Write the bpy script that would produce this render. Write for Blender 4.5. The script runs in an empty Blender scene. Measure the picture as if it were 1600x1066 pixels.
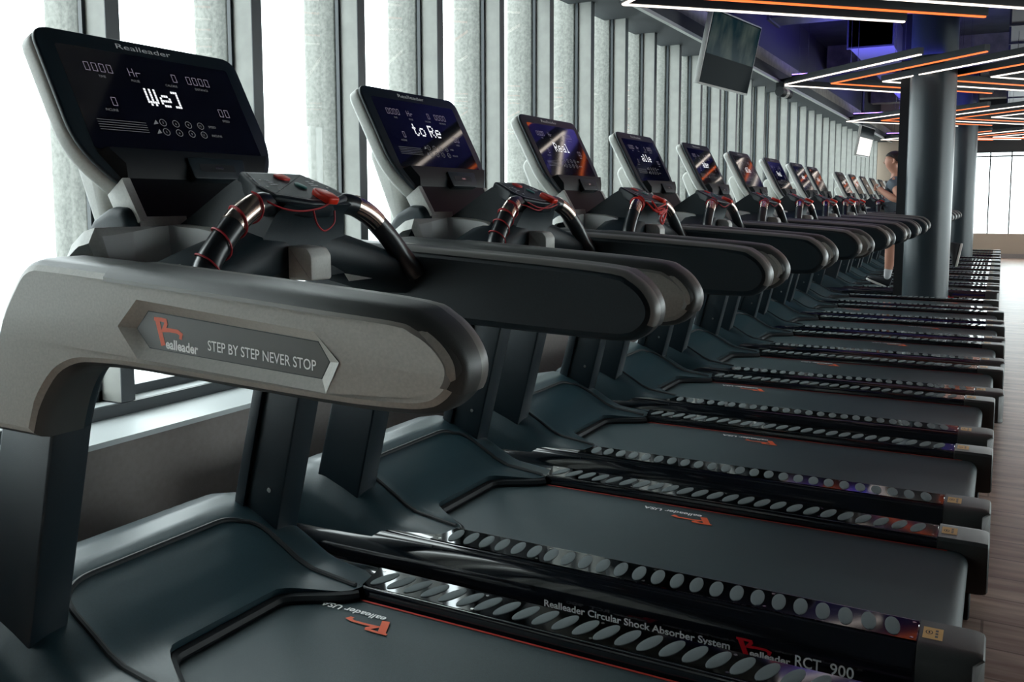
import bpy, bmesh, math, random
from mathutils import Vector, Matrix
random.seed(7)
S = bpy.context.scene
COL = S.collection
R = math.radians

# ------------------------------------------------------------------ camera, sky, exposure
cam_d = bpy.data.cameras.new('camera'); cam = bpy.data.objects.new('camera', cam_d); COL.objects.link(cam)
cam.location = (0, 0, 1.24)
cam.rotation_euler = (R(90 - 5.384), 0, R(27.83))
cam_d.sensor_width = 36; cam_d.lens = 1390 * 36 / 1600
cam_d.shift_x = -30 / 1600; cam_d.shift_y = -86 / 1600
cam_d.clip_start = 0.05; cam_d.clip_end = 300
S.camera = cam
w = bpy.data.worlds.new('overcast_sky'); S.world = w; w.use_nodes = True
nt = w.node_tree; bg = nt.nodes['Background']
bg.inputs[0].default_value = (0.90, 0.98, 1.0, 1); bg.inputs[1].default_value = 6.2
S.view_settings.view_transform = 'Standard'; S.view_settings.look = 'None'
S.view_settings.exposure = 0.12; S.view_settings.gamma = 1.0
S.view_settings.use_curve_mapping = False
try:
    S.cycles.use_denoising = True
    S.cycles.max_bounces = 8; S.cycles.transparent_max_bounces = 16
    S.cycles.sample_clamp_indirect = 6
except Exception: pass

def area_light(name, loc, rot, size, size_y, power, color):
    d = bpy.data.lights.new(name, 'AREA'); d.shape = 'RECTANGLE'; d.size = size; d.size_y = size_y
    d.energy = power; d.color = color
    o = bpy.data.objects.new(name, d); COL.objects.link(o); o.location = loc; o.rotation_euler = rot
    return o

# ------------------------------------------------------------------ materials
MATS = {}
def mat(name, col, rough=0.5, metal=0.0, emit=None, estr=1.0, noise=0.0, nscale=200.0, bump=0.0, bscale=300.0, coat=0.0, spec=0.5):
    m = bpy.data.materials.new(name); m.use_nodes = True
    n = m.node_tree.nodes; l = m.node_tree.links; b = n['Principled BSDF']
    b.inputs['Base Color'].default_value = (*col, 1); b.inputs['Roughness'].default_value = rough
    b.inputs['Metallic'].default_value = metal; b.inputs['Specular IOR Level'].default_value = spec
    if coat: b.inputs['Coat Weight'].default_value = coat; b.inputs['Coat Roughness'].default_value = 0.06
    if emit:
        b.inputs['Emission Color'].default_value = (*emit, 1); b.inputs['Emission Strength'].default_value = estr
    if noise or bump:
        tc = n.new('ShaderNodeTexCoord')
    if noise:
        t = n.new('ShaderNodeTexNoise'); t.inputs['Scale'].default_value = nscale; t.inputs['Detail'].default_value = 3
        l.new(tc.outputs['Object'], t.inputs['Vector'])
        r = n.new('ShaderNodeMapRange'); r.inputs['To Min'].default_value = 1 - noise; r.inputs['To Max'].default_value = 1 + noise
        r.inputs['From Min'].default_value = 0.3; r.inputs['From Max'].default_value = 0.7
        l.new(t.outputs['Fac'], r.inputs['Value'])
        mx = n.new('ShaderNodeVectorMath'); mx.operation = 'SCALE'; mx.inputs[0].default_value = col
        l.new(r.outputs['Result'], mx.inputs['Scale']); l.new(mx.outputs['Vector'], b.inputs['Base Color'])
    if bump:
        t2 = n.new('ShaderNodeTexNoise'); t2.inputs['Scale'].default_value = bscale; t2.inputs['Detail'].default_value = 2
        l.new(tc.outputs['Object'], t2.inputs['Vector'])
        bp = n.new('ShaderNodeBump'); bp.inputs['Strength'].default_value = bump; bp.inputs['Distance'].default_value = 0.001
        l.new(t2.outputs['Fac'], bp.inputs['Height']); l.new(bp.outputs['Normal'], b.inputs['Normal'])
    MATS[name] = m
    return m

mat('black_plastic', (0.004, 0.012, 0.018), 0.42, bump=0.25, bscale=900, noise=0.15)
mat('black_shell', (0.006, 0.017, 0.024), 0.5, bump=0.3, bscale=900, noise=0.15)
mat('hood_plastic', (0.017, 0.037, 0.046), 0.33, bump=0.25, bscale=1100, noise=0.1)
mat('gloss_black', (0.004, 0.006, 0.009), 0.12, coat=1.0)
mat('rubber', (0.003, 0.006, 0.009), 0.6)
mat('silver_plastic', (0.62, 0.62, 0.585), 0.45, bump=0.15, bscale=900, noise=0.06)
mat('arm_grey', (0.42, 0.41, 0.375), 0.45, bump=0.25, bscale=900, noise=0.08)
mat('tray_silver', (0.78, 0.79, 0.78), 0.35)
mat('charcoal_shell', (0.050, 0.054, 0.053), 0.40, bump=0.25, bscale=900)
mat('pad_grey', (0.26, 0.26, 0.245), 0.42, bump=0.25, bscale=900)
mat('rim_highlight', (0.17, 0.165, 0.155), 0.38)  # paler warm grey stands for light reflected along the pad edge
mat('chin_black', (0.003, 0.006, 0.009), 0.45, spec=0.25)
mat('belt', (0.022, 0.042, 0.048), 0.5, noise=0.5, nscale=700, bump=0.5, bscale=1300)
mat('red_line', (0.45, 0.03, 0.015), 0.6)
mat('logo_orange', (0.80, 0.12, 0.04), 0.5)
mat('logo_red', (0.65, 0.008, 0.02), 0.4)
mat('lettering_white', (0.95, 0.95, 0.93), 0.5)
mat('lettering_grey', (0.72, 0.73, 0.73), 0.5)
mat('badge', (0.085, 0.083, 0.075), 0.4, bump=0.2, bscale=1200)
mat('mirror_plate', (0.10, 0.105, 0.11), 0.06, metal=1.0)
mat('grip_dot', (0.13, 0.155, 0.16), 0.85, noise=0.3, nscale=1500, bump=0.5, bscale=1500)
mat('cap_grey', (0.040, 0.043, 0.042), 0.38, noise=0.2, nscale=900, bump=0.4, bscale=900)
mat('gold_sticker', (0.62, 0.36, 0.12), 0.45)
mat('steel', (0.6, 0.6, 0.58), 0.25, metal=1.0)
mat('screen_glass', (0.003, 0.004, 0.010), 0.05, coat=0.3)
mat('led_bright', (0.1, 0.1, 0.1), 0.5, emit=(0.95, 0.97, 1.0), estr=0.95)
mat('led_dim', (0.1, 0.1, 0.1), 0.5, emit=(0.75, 0.65, 0.85), estr=0.22)
mat('print_dim', (0.05, 0.05, 0.05), 0.5, emit=(0.7, 0.72, 0.75), estr=0.13)
mat('sensor_metal', (0.72, 0.60, 0.52), 0.22, metal=1.0)  # copper tint: reflection of the orange ceiling lights put into the metal colour
mat('handle_black', (0.010, 0.014, 0.017), 0.32, coat=0.15)
mat('stop_red', (0.75, 0.03, 0.02), 0.4)
mat('key_orange', (0.85, 0.035, 0.01), 0.35)
mat('start_green', (0.02, 0.17, 0.15), 0.4)
mat('cord_red', (0.42, 0.01, 0.02), 0.5)
mat('cord_bright', (0.75, 0.02, 0.015), 0.5)
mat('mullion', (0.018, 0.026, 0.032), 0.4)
mat('mullion_lit_side', (0.34, 0.34, 0.318), 0.6, noise=0.08, nscale=14)
mat('sill', (0.62, 0.66, 0.67), 0.5)
mat('wall_grey', (0.27, 0.235, 0.225), 0.8, noise=0.06, nscale=60)
mat('wall_dark', (0.03, 0.033, 0.036), 0.8)
mat('wall_beige', (0.42, 0.34, 0.27), 0.7)
mat('ceiling_dark', (0.035, 0.037, 0.045), 0.9, noise=0.3, nscale=4)
mat('beam_concrete', (0.22, 0.20, 0.18), 0.9, noise=0.25, nscale=8)
mat('duct', (0.05, 0.055, 0.07), 0.5)
mat('trim_metal', (0.42, 0.42, 0.40), 0.4)
mat('column_paint', (0.028, 0.042, 0.050), 0.33, noise=0.12, nscale=150)
mat('led_white', (0.2, 0.2, 0.2), 0.5, emit=(1.0, 0.87, 0.76), estr=2.4)
mat('led_orange', (0.2, 0.05, 0.02), 0.5, emit=(1.0, 0.17, 0.03), estr=1.5)
mat('led_purple', (0.1, 0.05, 0.2), 0.5, emit=(0.32, 0.18, 1.0), estr=5)
mat('tv_glass', (0.004, 0.008, 0.010), 0.12, spec=0.04)
MATS['tv_glass'].node_tree.nodes['Principled BSDF'].inputs['IOR'].default_value = 1.12
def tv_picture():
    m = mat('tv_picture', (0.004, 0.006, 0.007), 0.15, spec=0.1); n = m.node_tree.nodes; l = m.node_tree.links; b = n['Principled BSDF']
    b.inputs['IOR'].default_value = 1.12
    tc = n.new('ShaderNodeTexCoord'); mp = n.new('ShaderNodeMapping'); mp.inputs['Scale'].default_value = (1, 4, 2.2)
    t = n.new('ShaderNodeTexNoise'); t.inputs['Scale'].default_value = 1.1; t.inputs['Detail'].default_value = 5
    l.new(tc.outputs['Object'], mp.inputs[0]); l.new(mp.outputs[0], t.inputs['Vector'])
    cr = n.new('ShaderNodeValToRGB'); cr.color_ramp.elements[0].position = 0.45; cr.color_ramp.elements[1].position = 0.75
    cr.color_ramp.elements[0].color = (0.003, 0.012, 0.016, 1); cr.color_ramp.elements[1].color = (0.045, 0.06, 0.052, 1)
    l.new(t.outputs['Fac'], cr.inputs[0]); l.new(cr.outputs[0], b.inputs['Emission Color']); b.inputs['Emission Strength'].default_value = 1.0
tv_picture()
mat('tv_reflection', (0.1, 0.1, 0.1), 0.3, emit=(1.0, 0.86, 0.75), estr=0.9)
mat('skin', (0.52, 0.25, 0.17), 0.55)
mat('hair', (0.012, 0.008, 0.007), 0.5)
mat('shirt', (0.10, 0.12, 0.145), 0.8)
mat('shorts', (0.035, 0.040, 0.058), 0.8)
mat('shoe', (0.010, 0.012, 0.016), 0.6)
mat('sock', (0.6, 0.6, 0.62), 0.8)
mat('shoe_sole', (0.75, 0.72, 0.68), 0.6)

def glass_mat():
    m = bpy.data.materials.new('window_glass'); m.use_nodes = True
    n = m.node_tree.nodes; l = m.node_tree.links; n.clear()
    out = n.new('ShaderNodeOutputMaterial'); mix = n.new('ShaderNodeMixShader')
    tr = n.new('ShaderNodeBsdfTransparent'); tr.inputs[0].default_value = (0.93, 0.97, 0.96, 1)
    gl = n.new('ShaderNodeBsdfGlossy'); gl.inputs['Roughness'].default_value = 0.02
    lw = n.new('ShaderNodeLayerWeight'); lw.inputs['Blend'].default_value = 0.5
    pw = n.new('ShaderNodeMath'); pw.operation = 'POWER'; pw.inputs[1].default_value = 5
    fr = n.new('ShaderNodeMath'); fr.operation = 'MULTIPLY_ADD'; fr.inputs[1].default_value = 0.5; fr.inputs[2].default_value = 0.04
    l.new(lw.outputs['Facing'], pw.inputs[0]); l.new(pw.outputs[0], fr.inputs[0])
    l.new(fr.outputs[0], mix.inputs[0]); l.new(tr.outputs[0], mix.inputs[1]); l.new(gl.outputs[0], mix.inputs[2])
    l.new(mix.outputs[0], out.inputs[0]); MATS['glass'] = m
glass_mat()

def concrete_mat():
    m = mat('fin_concrete', (0.58, 0.60, 0.58), 0.85)
    n = m.node_tree.nodes; l = m.node_tree.links; b = n['Principled BSDF']
    tc = n.new('ShaderNodeTexCoord'); mp = n.new('ShaderNodeMapping'); mp.inputs['Scale'].default_value = (14, 14, 0.6)
    l.new(tc.outputs['Object'], mp.inputs[0])
    a = n.new('ShaderNodeTexNoise'); a.inputs['Scale'].default_value = 1.0; a.inputs['Detail'].default_value = 4
    l.new(mp.outputs[0], a.inputs['Vector'])
    c = n.new('ShaderNodeTexNoise'); c.inputs['Scale'].default_value = 70; c.inputs['Detail'].default_value = 3
    l.new(tc.outputs['Object'], c.inputs['Vector'])
    mx = n.new('ShaderNodeMix'); mx.data_type = 'FLOAT'; mx.inputs[0].default_value = 0.45
    l.new(a.outputs['Fac'], mx.inputs[2]); l.new(c.outputs['Fac'], mx.inputs[3])
    cr = n.new('ShaderNodeValToRGB'); cr.color_ramp.elements[0].position = 0.35; cr.color_ramp.elements[1].position = 0.62
    cr.color_ramp.elements[0].color = (0.15, 0.153, 0.142, 1); cr.color_ramp.elements[1].color = (0.31, 0.31, 0.285, 1)
    l.new(mx.outputs[0], cr.inputs[0]); l.new(cr.outputs[0], b.inputs['Base Color'])
concrete_mat()

def floor_mat():
    m = mat('wood_floor', (0.3, 0.2, 0.15), 0.32)
    n = m.node_tree.nodes; l = m.node_tree.links; b = n['Principled BSDF']
    tc = n.new('ShaderNodeTexCoord'); mp = n.new('ShaderNodeMapping'); mp.inputs['Scale'].default_value = (1.2, 9, 1)
    l.new(tc.outputs['Object'], mp.inputs[0])
    a = n.new('ShaderNodeTexNoise'); a.inputs['Scale'].default_value = 2.2; a.inputs['Detail'].default_value = 6
    l.new(mp.outputs[0], a.inputs['Vector'])
    cr = n.new('ShaderNodeValToRGB'); cr.color_ramp.elements[0].position = 0.36; cr.color_ramp.elements[1].position = 0.66
    cr.color_ramp.elements[0].color = (0.34, 0.20, 0.15, 1); cr.color_ramp.elements[1].color = (0.68, 0.50, 0.41, 1)
    l.new(a.outputs['Fac'], cr.inputs[0])
    br = n.new('ShaderNodeTexBrick'); br.inputs['Scale'].default_value = 1.0
    br.inputs['Color1'].default_value = (1, 1, 1, 1); br.inputs['Color2'].default_value = (0.88, 0.87, 0.86, 1); br.inputs['Mortar'].default_value = (0.45, 0.4, 0.38, 1)
    br.inputs['Mortar Size'].default_value = 0.004; br.inputs['Brick Width'].default_value = 1.2; br.inputs['Row Height'].default_value = 0.18
    l.new(tc.outputs['Object'], br.inputs['Vector'])
    mx = n.new('ShaderNodeMix'); mx.data_type = 'RGBA'; mx.blend_type = 'MULTIPLY'; mx.inputs[0].default_value = 1
    l.new(cr.outputs[0], mx.inputs[6]); l.new(br.outputs[0], mx.inputs[7]); l.new(mx.outputs[2], b.inputs['Base Color'])
floor_mat()

# ------------------------------------------------------------------ mesh helpers
class MB:
    def __init__(s, *mats): s.v = []; s.f = []; s.m = []; s.mats = list(mats)
    def mi(s, name):
        if name not in s.mats: s.mats.append(name)
        return s.mats.index(name)
    def add(s, vs, fs, m=None):
        k = len(s.v); i = 0 if m is None else s.mi(m)
        s.v += [tuple(v) for v in vs]; s.f += [tuple(a + k for a in f) for f in fs]; s.m += [i] * len(fs)
    def box(s, lo, hi, m=None):
        x0, y0, z0 = lo; x1, y1, z1 = hi
        s.add([(x0,y0,z0),(x1,y0,z0),(x1,y1,z0),(x0,y1,z0),(x0,y0,z1),(x1,y0,z1),(x1,y1,z1),(x0,y1,z1)],
              [(3,2,1,0),(4,5,6,7),(0,1,5,4),(1,2,6,5),(2,3,7,6),(3,0,4,7)], m)
    def obox(s, c, ax, ay, az, m=None):
        c = Vector(c); ax = Vector(ax); ay = Vector(ay); az = Vector(az)
        vs = [c + i * ax + j * ay + k * az for k in (-1, 1) for (i, j) in ((-1,-1),(1,-1),(1,1),(-1,1))]
        s.add(vs, [(3,2,1,0),(4,5,6,7),(0,1,5,4),(1,2,6,5),(2,3,7,6),(3,0,4,7)], m)
    def rings(s, rs, m=None, cap=True, closed=True):
        n = len(rs[0]); vs = [p for r in rs for p in r]; fs = []
        for i in range(len(rs) - 1):
            for j in range(n if closed else n - 1):
                k = (j + 1) % n
                fs.append((i*n + j, i*n + k, (i+1)*n + k, (i+1)*n + j))
        if cap: fs.append(tuple(range(n))[::-1]); fs.append(tuple((len(rs)-1)*n + j for j in range(n)))
        s.add(vs, fs, m)
    def prism(s, poly, lo, hi, to3, bev=0.0, segs=3, m=None):
        """2-D polygon extruded between lo and hi, both rims rounded; to3(a, b, t) -> point"""
        rs = []
        if bev <= 0: rs = [[to3(a, b, t) for a, b in poly] for t in (lo, hi)]
        else:
            for i in range(segs + 1):
                q = i / segs * math.pi / 2
                pp = inset(poly, bev * (1 - math.sin(q))); rs.append([to3(a, b, lo + bev * (1 - math.cos(q))) for a, b in pp])
            for i in range(segs, -1, -1):
                q = i / segs * math.pi / 2
                pp = inset(poly, bev * (1 - math.sin(q))); rs.append([to3(a, b, hi - bev * (1 - math.cos(q))) for a, b in pp])
        s.rings(rs, m)
    def tube(s, pts, r, n=12, m=None, smooth=6):
        P = catmull(pts, smooth) if smooth else [Vector(p) for p in pts]
        rr = r if callable(r) else (lambda t: r)
        rs = []; up = None
        for i, p in enumerate(P):
            d = (P[min(i+1, len(P)-1)] - P[max(i-1, 0)]).normalized()
            if up is None: up = d.orthogonal().normalized()
            up = (up - d * up.dot(d)).normalized(); sd = d.cross(up); q = rr(i / (len(P) - 1))
            rs.append([p + (up * math.cos(a) + sd * math.sin(a)) * q for a in [2*math.pi*j/n for j in range(n)]])
        s.rings(rs, m)
    def disc(s, c, u, v, ru, rv, n=16, m=None):
        c = Vector(c); u = Vector(u); v = Vector(v)
        s.add([c + u*ru*math.cos(2*math.pi*i/n) + v*rv*math.sin(2*math.pi*i/n) for i in range(n)], [tuple(range(n))], m)
    def flat(s, pts, to3, m=None): s.add([to3(a, b) for a, b in pts], [tuple(range(len(pts)))], m)
    def build(s, name, parent=None, sharp=35, recalc=True):
        me = bpy.data.meshes.new(name); me.from_pydata(s.v, [], s.f)
        for k in s.mats: me.materials.append(MATS[k])
        me.polygons.foreach_set('material_index', s.m)
        if recalc:
            bm = bmesh.new(); bm.from_mesh(me); bmesh.ops.recalc_face_normals(bm, faces=bm.faces); bm.to_mesh(me); bm.free()
        me.shade_smooth(); me.set_sharp_from_angle(angle=R(sharp))
        o = bpy.data.objects.new(name, me); COL.objects.link(o)
        if parent: o.parent = parent
        return o

def inset(poly, d):
    if abs(d) < 1e-9: return list(poly)
    A = sum(poly[i][0]*poly[(i+1)%len(poly)][1] - poly[(i+1)%len(poly)][0]*poly[i][1] for i in range(len(poly)))
    sg = 1 if A > 0 else -1; out = []; n = len(poly)
    for i in range(n):
        p0, p, p1 = Vector(poly[i-1]), Vector(poly[i]), Vector(poly[(i+1)%n])
        a = (p - p0).normalized(); b = (p1 - p).normalized()
        na = Vector((-a.y, a.x)) * sg; nb = Vector((-b.y, b.x)) * sg
        h = (na + nb); L = h.length
        if L < 1e-6: out.append(tuple(p + na*d)); continue
        h /= L; k = min(1 / max(h.dot(na), 0.4), 2.0); q = p + h * d * k; out.append((q.x, q.y))
    return out

def catmull(pts, k):
    P = [Vector(p) for p in pts]; out = []
    for i in range(len(P) - 1):
        p0 = P[i-1] if i else P[0]*2 - P[1]; p1 = P[i]; p2 = P[i+1]; p3 = P[i+2] if i + 2 < len(P) else P[-1]*2 - P[-2]
        for j in range(k):
            t = j / k
            out.append(0.5*((2*p1) + (p2-p0)*t + (2*p0-5*p1+4*p2-p3)*t*t + (3*p1-p0-3*p2+p3)*t**3))
    out.append(P[-1]); return out

def rpoly(pts, r, n=5):
    """round the corners of a polygon; r a number or a list"""
    out = []; N = len(pts)
    for i, p in enumerate(pts):
        q = r[i] if isinstance(r, (list, tuple)) else r
        p = Vector(p); a = (Vector(pts[i-1]) - p); b = (Vector(pts[(i+1)%N]) - p)
        if q <= 0: out.append((p.x, p.y)); continue
        q = min(q, a.length*0.48, b.length*0.48); A = p + a.normalized()*q; B = p + b.normalized()*q
        for j in range(n + 1):
            t = j / n; c = A*(1-t)**2 + p*2*t*(1-t) + B*t*t; out.append((c.x, c.y))
    return out

_tc = {}
def text_mesh(string, bold=0.0):
    key = (string, bold)
    if key in _tc: return _tc[key]
    cu = bpy.data.curves.new('lettering', 'FONT'); cu.body = string; cu.size = 1.0; cu.offset = bold; cu.resolution_u = 3
    o = bpy.data.objects.new('lettering', cu); COL.objects.link(o)
    dg = bpy.context.evaluated_depsgraph_get(); me = bpy.data.meshes.new_from_object(o.evaluated_get(dg))
    vs = [(v.co.x, v.co.y) for v in me.vertices]; fs = [tuple(p.vertices) for p in me.polygons]
    xs = [v[0] for v in vs]; w_ = max(xs) - min(xs); x0 = min(xs)
    bpy.data.objects.remove(o); bpy.data.curves.remove(cu); bpy.data.meshes.remove(me)
    _tc[key] = ([(x - x0, y) for x, y in vs], fs, w_)
    return _tc[key]
def put_text(mb, string, org, xd, yd, width, height, m, bold=0.0):
    """capitals are `height` tall and the whole string `width` long"""
    vs, fs, w_ = text_mesh(string, bold); o = Vector(org); xd = Vector(xd); yd = Vector(yd); sx = width / w_; sy = height / 0.73
    mb.add([o + xd*(x*sx) + yd*(y*sy) for x, y in vs], fs, m)
def put_text_h(mb, string, org, xd, yd, height, m, bold=0.0, sq=1.0):
    put_text(mb, string, org, xd, yd, text_mesh(string, bold)[2] * height / 0.73 * sq, height, m, bold)

def ribbon(pts, wd):
    P = [Vector(p) for p in pts]; L = []; Rr = []
    for i, p in enumerate(P):
        a = (p - P[i-1]).normalized() if i else (P[1] - p).normalized()
        b = (P[i+1] - p).normalized() if i + 1 < len(P) else a
        h = (Vector((-a.y, a.x)) + Vector((-b.y, b.x))); h.normalize(); k = 1 / max(h.dot(Vector((-a.y, a.x))), 0.45)
        ww = wd[i] if isinstance(wd, (list, tuple)) else wd
        L.append(p + h*ww*0.5*k); Rr.append(p - h*ww*0.5*k)
    n = len(P); return L + Rr, [(i, i+1, n+i+1, n+i) for i in range(n-1)]
def put_logo(mb, org, xd, yd, W, m, H=None):
    """angular capital R with a sweeping leg; W is the width, org the lower left corner"""
    o = Vector(org); xd = Vector(xd); yd = Vector(yd); s = W / 215.0; sv = (H / 165.0) if H else s
    for st, wd in (([(262, 165), (236, 45), (270, 0)][::-1], 0),):
        pass
    a = ribbon([(0, 150), (55, 152), (88, 150), (92, 132), (72, 92), (120, 98), (180, 98), (206, 84), (200, 55)], [22, 24, 24, 26, 24, 24, 24, 24, 20])
    b = ribbon([(24, 150), (66, 0)], 34)
    for vs, fs in (a, b):
        mb.add([o + xd*(v[0]*s) + yd*(v[1]*sv) for v in vs], fs, m)

def tag(o, label=None, cat=None, group=None, kind=None):
    if label: o['label'] = label
    if cat: o['category'] = cat
    if group: o['group'] = group
    if kind: o['kind'] = kind
    return o
def empty(name, loc, rz=0):
    o = bpy.data.objects.new(name, None); COL.objects.link(o); o.location = loc; o.rotation_euler = (0, 0, rz); o.empty_display_size = 0.1
    return o
def struct(mb, name, **k): return tag(mb.build(name, **k), kind='structure')
def copy_tree(o, parent=None):
    c = o.copy(); COL.objects.link(c); c.parent = parent
    for ch in [x for x in o.children]: copy_tree(ch, c)
    return c

# ------------------------------------------------------------------ room
YN, YF = -9.0, 22.4
XI, XG, XR = -2.36, -2.60, 10.0
mb = MB('wood_floor'); mb.box((XI - 0.3, YN, -0.12), (XR + 0.2, YF + 0.2, 0)); struct(mb, 'floor')
mb = MB('wall_grey'); mb.box((XI - 0.3, YN, 0), (XI, YF, 0.505)); struct(mb, 'wall_left')
mb = MB('sill'); mb.box((XI - 0.44, YN, 0.505), (XI + 0.004, YF, 0.522)); struct(mb, 'trim_1')
mb = MB('ceiling_dark'); mb.box((XI - 0.5, YN, 3.7), (XR + 0.2, YF + 0.2, 3.85)); struct(mb, 'ceiling')
mb = MB('wall_dark'); mb.box((XI - 0.4, YN - 0.2, 0), (XR + 0.2, YN, 3.7)); struct(mb, 'wall_near')
# header over the left windows
mb = MB('wall_dark', 'beam_concrete')
mb.box((XI - 0.42, YN, 2.635), (XI, YF, 2.76), 'wall_dark'); mb.box((XI - 0.42, YN, 2.76), (XI - 0.01, YF, 2.90), 'beam_concrete')
mb.box((XI - 0.42, YN, 2.90), (XI - 0.25, YF, 3.7), 'wall_dark')
struct(mb, 'wall_left')
mb = MB('trim_metal'); mb.box((XI - 0.01, YN, 2.612), (XI + 0.025, YF, 2.640)); struct(mb, 'trim_2')
# unseen right wall: solid near the camera, then windows added to light the floor
mb = MB('wall_dark'); mb.box((XR, YN, 0), (XR + 0.2, 4.0, 3.7)); mb.box((XR, 4.0, 3.2), (XR + 0.2, YF, 3.7)); struct(mb, 'wall_right')
mb = MB('mullion'); mb.box((XR, 4.0, 0), (XR + 0.12, YF, 0.12))
for i in range(13): mb.box((XR, 4.0 + i*1.5, 0.12), (XR + 0.12, 4.06 + i*1.5, 3.2))
mb.box((XR, 4.0, 3.14), (XR + 0.12, YF, 3.2)); fr = struct(mb, 'window_90')
mb = MB('glass'); mb.add([(XR + 0.05, 4.0, 0.12), (XR + 0.05, YF, 0.12), (XR + 0.05, YF, 3.2), (XR + 0.05, 4.0, 3.2)], [(0,1,2,3)]); mb.build('pane', fr)
# left windows, one per bay
BAY = 0.6435; Y0 = 0.70
def window_bay(i, y):
    mb = MB('mullion', 'mullion_lit_side')
    # mullion: box with room face coloured dark as shaded, sides pale as skylit
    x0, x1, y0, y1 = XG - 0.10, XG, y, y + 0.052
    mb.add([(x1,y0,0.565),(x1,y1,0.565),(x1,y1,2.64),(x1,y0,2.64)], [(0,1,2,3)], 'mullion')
    mb.add([(x0,y0,0.565),(x1-0.004,y0,0.565),(x1-0.004,y0,2.64),(x0,y0,2.64)], [(0,1,2,3)], 'mullion_lit_side')
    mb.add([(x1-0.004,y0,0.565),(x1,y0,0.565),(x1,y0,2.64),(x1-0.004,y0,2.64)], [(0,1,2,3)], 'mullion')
    mb.add([(x0,y1,0.565),(x1,y1,0.565),(x1,y1,2.64),(x0,y1,2.64)], [(0,1,2,3)], 'mullion_lit_side')
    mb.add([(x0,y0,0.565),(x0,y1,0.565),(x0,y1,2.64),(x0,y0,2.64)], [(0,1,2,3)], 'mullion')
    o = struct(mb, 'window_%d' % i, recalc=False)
    g = MB('mullion'); g.box((XG - 0.118, y - 0.012, 0.56), (XG - 0.10, y + 0.056, 2.64)); g.build('gasket', o)
    f = MB('mullion', 'sill'); yn = y + 0.052; ye = y + BAY
    f.box((XG - 0.02, y, 0.522), (XG, ye, 0.563), 'mullion'); f.box((XG - 0.15, y, 0.522), (XG - 0.02, ye, 0.560), 'sill')
    f.box((XG - 0.17, y, 0.545), (XG - 0.10, ye, 0.595), 'mullion'); f.build('bottom_rail', o)
    p = MB('glass'); p.add([(XG - 0.11, yn, 0.59), (XG - 0.11, ye, 0.59), (XG - 0.11, ye, 2.64), (XG - 0.11, yn, 2.64)], [(0,1,2,3)]); p.build('pane', o)
n_bays = int((YF - Y0) / BAY)
for i in range(-14, n_bays + 1):
    window_bay(i + 15, Y0 + i*BAY - 0.02)
# concrete fins outside
def fin(y):
    mb = MB('fin_concrete')
    pl = rpoly([(-2.735, y - 0.02), (-2.735, y + 0.13), (-2.93, y + 0.13), (-2.93, y - 0.02)], [0.01, 0.01, 0.05, 0.03], 4)
    mb.prism(pl, -0.5, 3.9, lambda a, b, t: (a, b, t)); return mb.build('facade_fin')
f0 = fin(0); k0 = True
for i in range(-14, n_bays + 4):
    f = f0 if k0 else f0.copy()
    if not k0: COL.objects.link(f)
    k0 = False
    f.location = (0, Y0 + i*BAY, 0)
    tag(f, 'pale concrete vertical fin standing outside the long window wall', 'fin', 'concrete fins outside the windows')
# outside ground
mb = MB('sill'); mb.box((-60, -40, -0.62), (-2.8, 70, -0.5)); tag(mb.build('paved_ground'), kind='structure')

# far wall
mb = MB('wall_beige', 'wall_dark')
mb.box((-0.62, YF, 0), (XR, YF + 0.2, 0.54), 'wall_beige'); mb.box((XI - 1.2, YF, 0), (-0.62, YF + 0.2, 3.7), 'wall_beige')
mb.box((-0.62, YF, 2.34), (XR, YF + 0.2, 3.7), 'wall_dark'); struct(mb, 'wall_far')
mb = MB('wall_grey'); mb.box((-0.6, YF - 0.02, 0), (XR, YF, 0.10)); struct(mb, 'baseboard_far')
mb = MB('mullion')
x = -0.30
while x < XR: mb.box((x, YF + 0.03, 0.54), (x + 0.028, YF + 0.09, 2.34)); x += 0.42
mb.box((-0.62, YF + 0.03, 2.24), (XR, YF + 0.09, 2.27)); fw = struct(mb, 'window_91')
mb = MB('glass'); mb.add([(-0.62, YF + 0.05, 0.54), (XR, YF + 0.05, 0.54), (XR, YF + 0.05, 2.34), (-0.62, YF + 0.05, 2.34)], [(0,1,2,3)]); mb.build('pane', fw)
# beams and ducts under the slab
mb = MB('beam_concrete')
for y in (2.5, 7.7, 14.9, 20.2): mb.box((XI - 0.2, y, 3.32), (XR, y + 0.35, 3.7))
struct(mb, 'trim_3')
DUCTS = []
def duct(x0, x1, y0, y1, z0, z1, label):
    DUCTS.append((x0 - .03, x1 + .03, y0 - .03, y1 + .03, z0 - .02))
    mb = MB('duct'); mb.box((x0, y0, z0), (x1, y1, z1))
    L = max(x1 - x0, y1 - y0); n = int(L / 1.2)
    for i in range(n + 1):
        if x1 - x0 > y1 - y0: q = x0 + i*1.2; mb.box((q, y0 - 0.02, z0 - 0.02), (q + 0.03, y1 + 0.02, z1 + 0.02))
        else: q = y0 + i*1.2; mb.box((x0 - 0.02, q, z0 - 0.02), (x1 + 0.02, q + 0.03, z1 + 0.02))
    tag(mb.build('air_duct'), label, 'duct')
duct(-1.75, -1.25, 11.6, 19.5, 3.12, 3.5, 'dark air duct running along under the ceiling, left of the round columns')
duct(0.0, 0.75, 4.5, 22.0, 3.05, 3.45, 'dark air duct running along under the ceiling, right of the round columns')
duct(-2.2, -0.06, 9.3, 9.75, 3.1, 3.45, 'dark air duct crossing under the ceiling in front of the near column')
duct(2.2, 2.7, 3.5, 22.0, 3.0, 3.4, 'dark air duct under the ceiling nearest the right edge of the photo')

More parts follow.
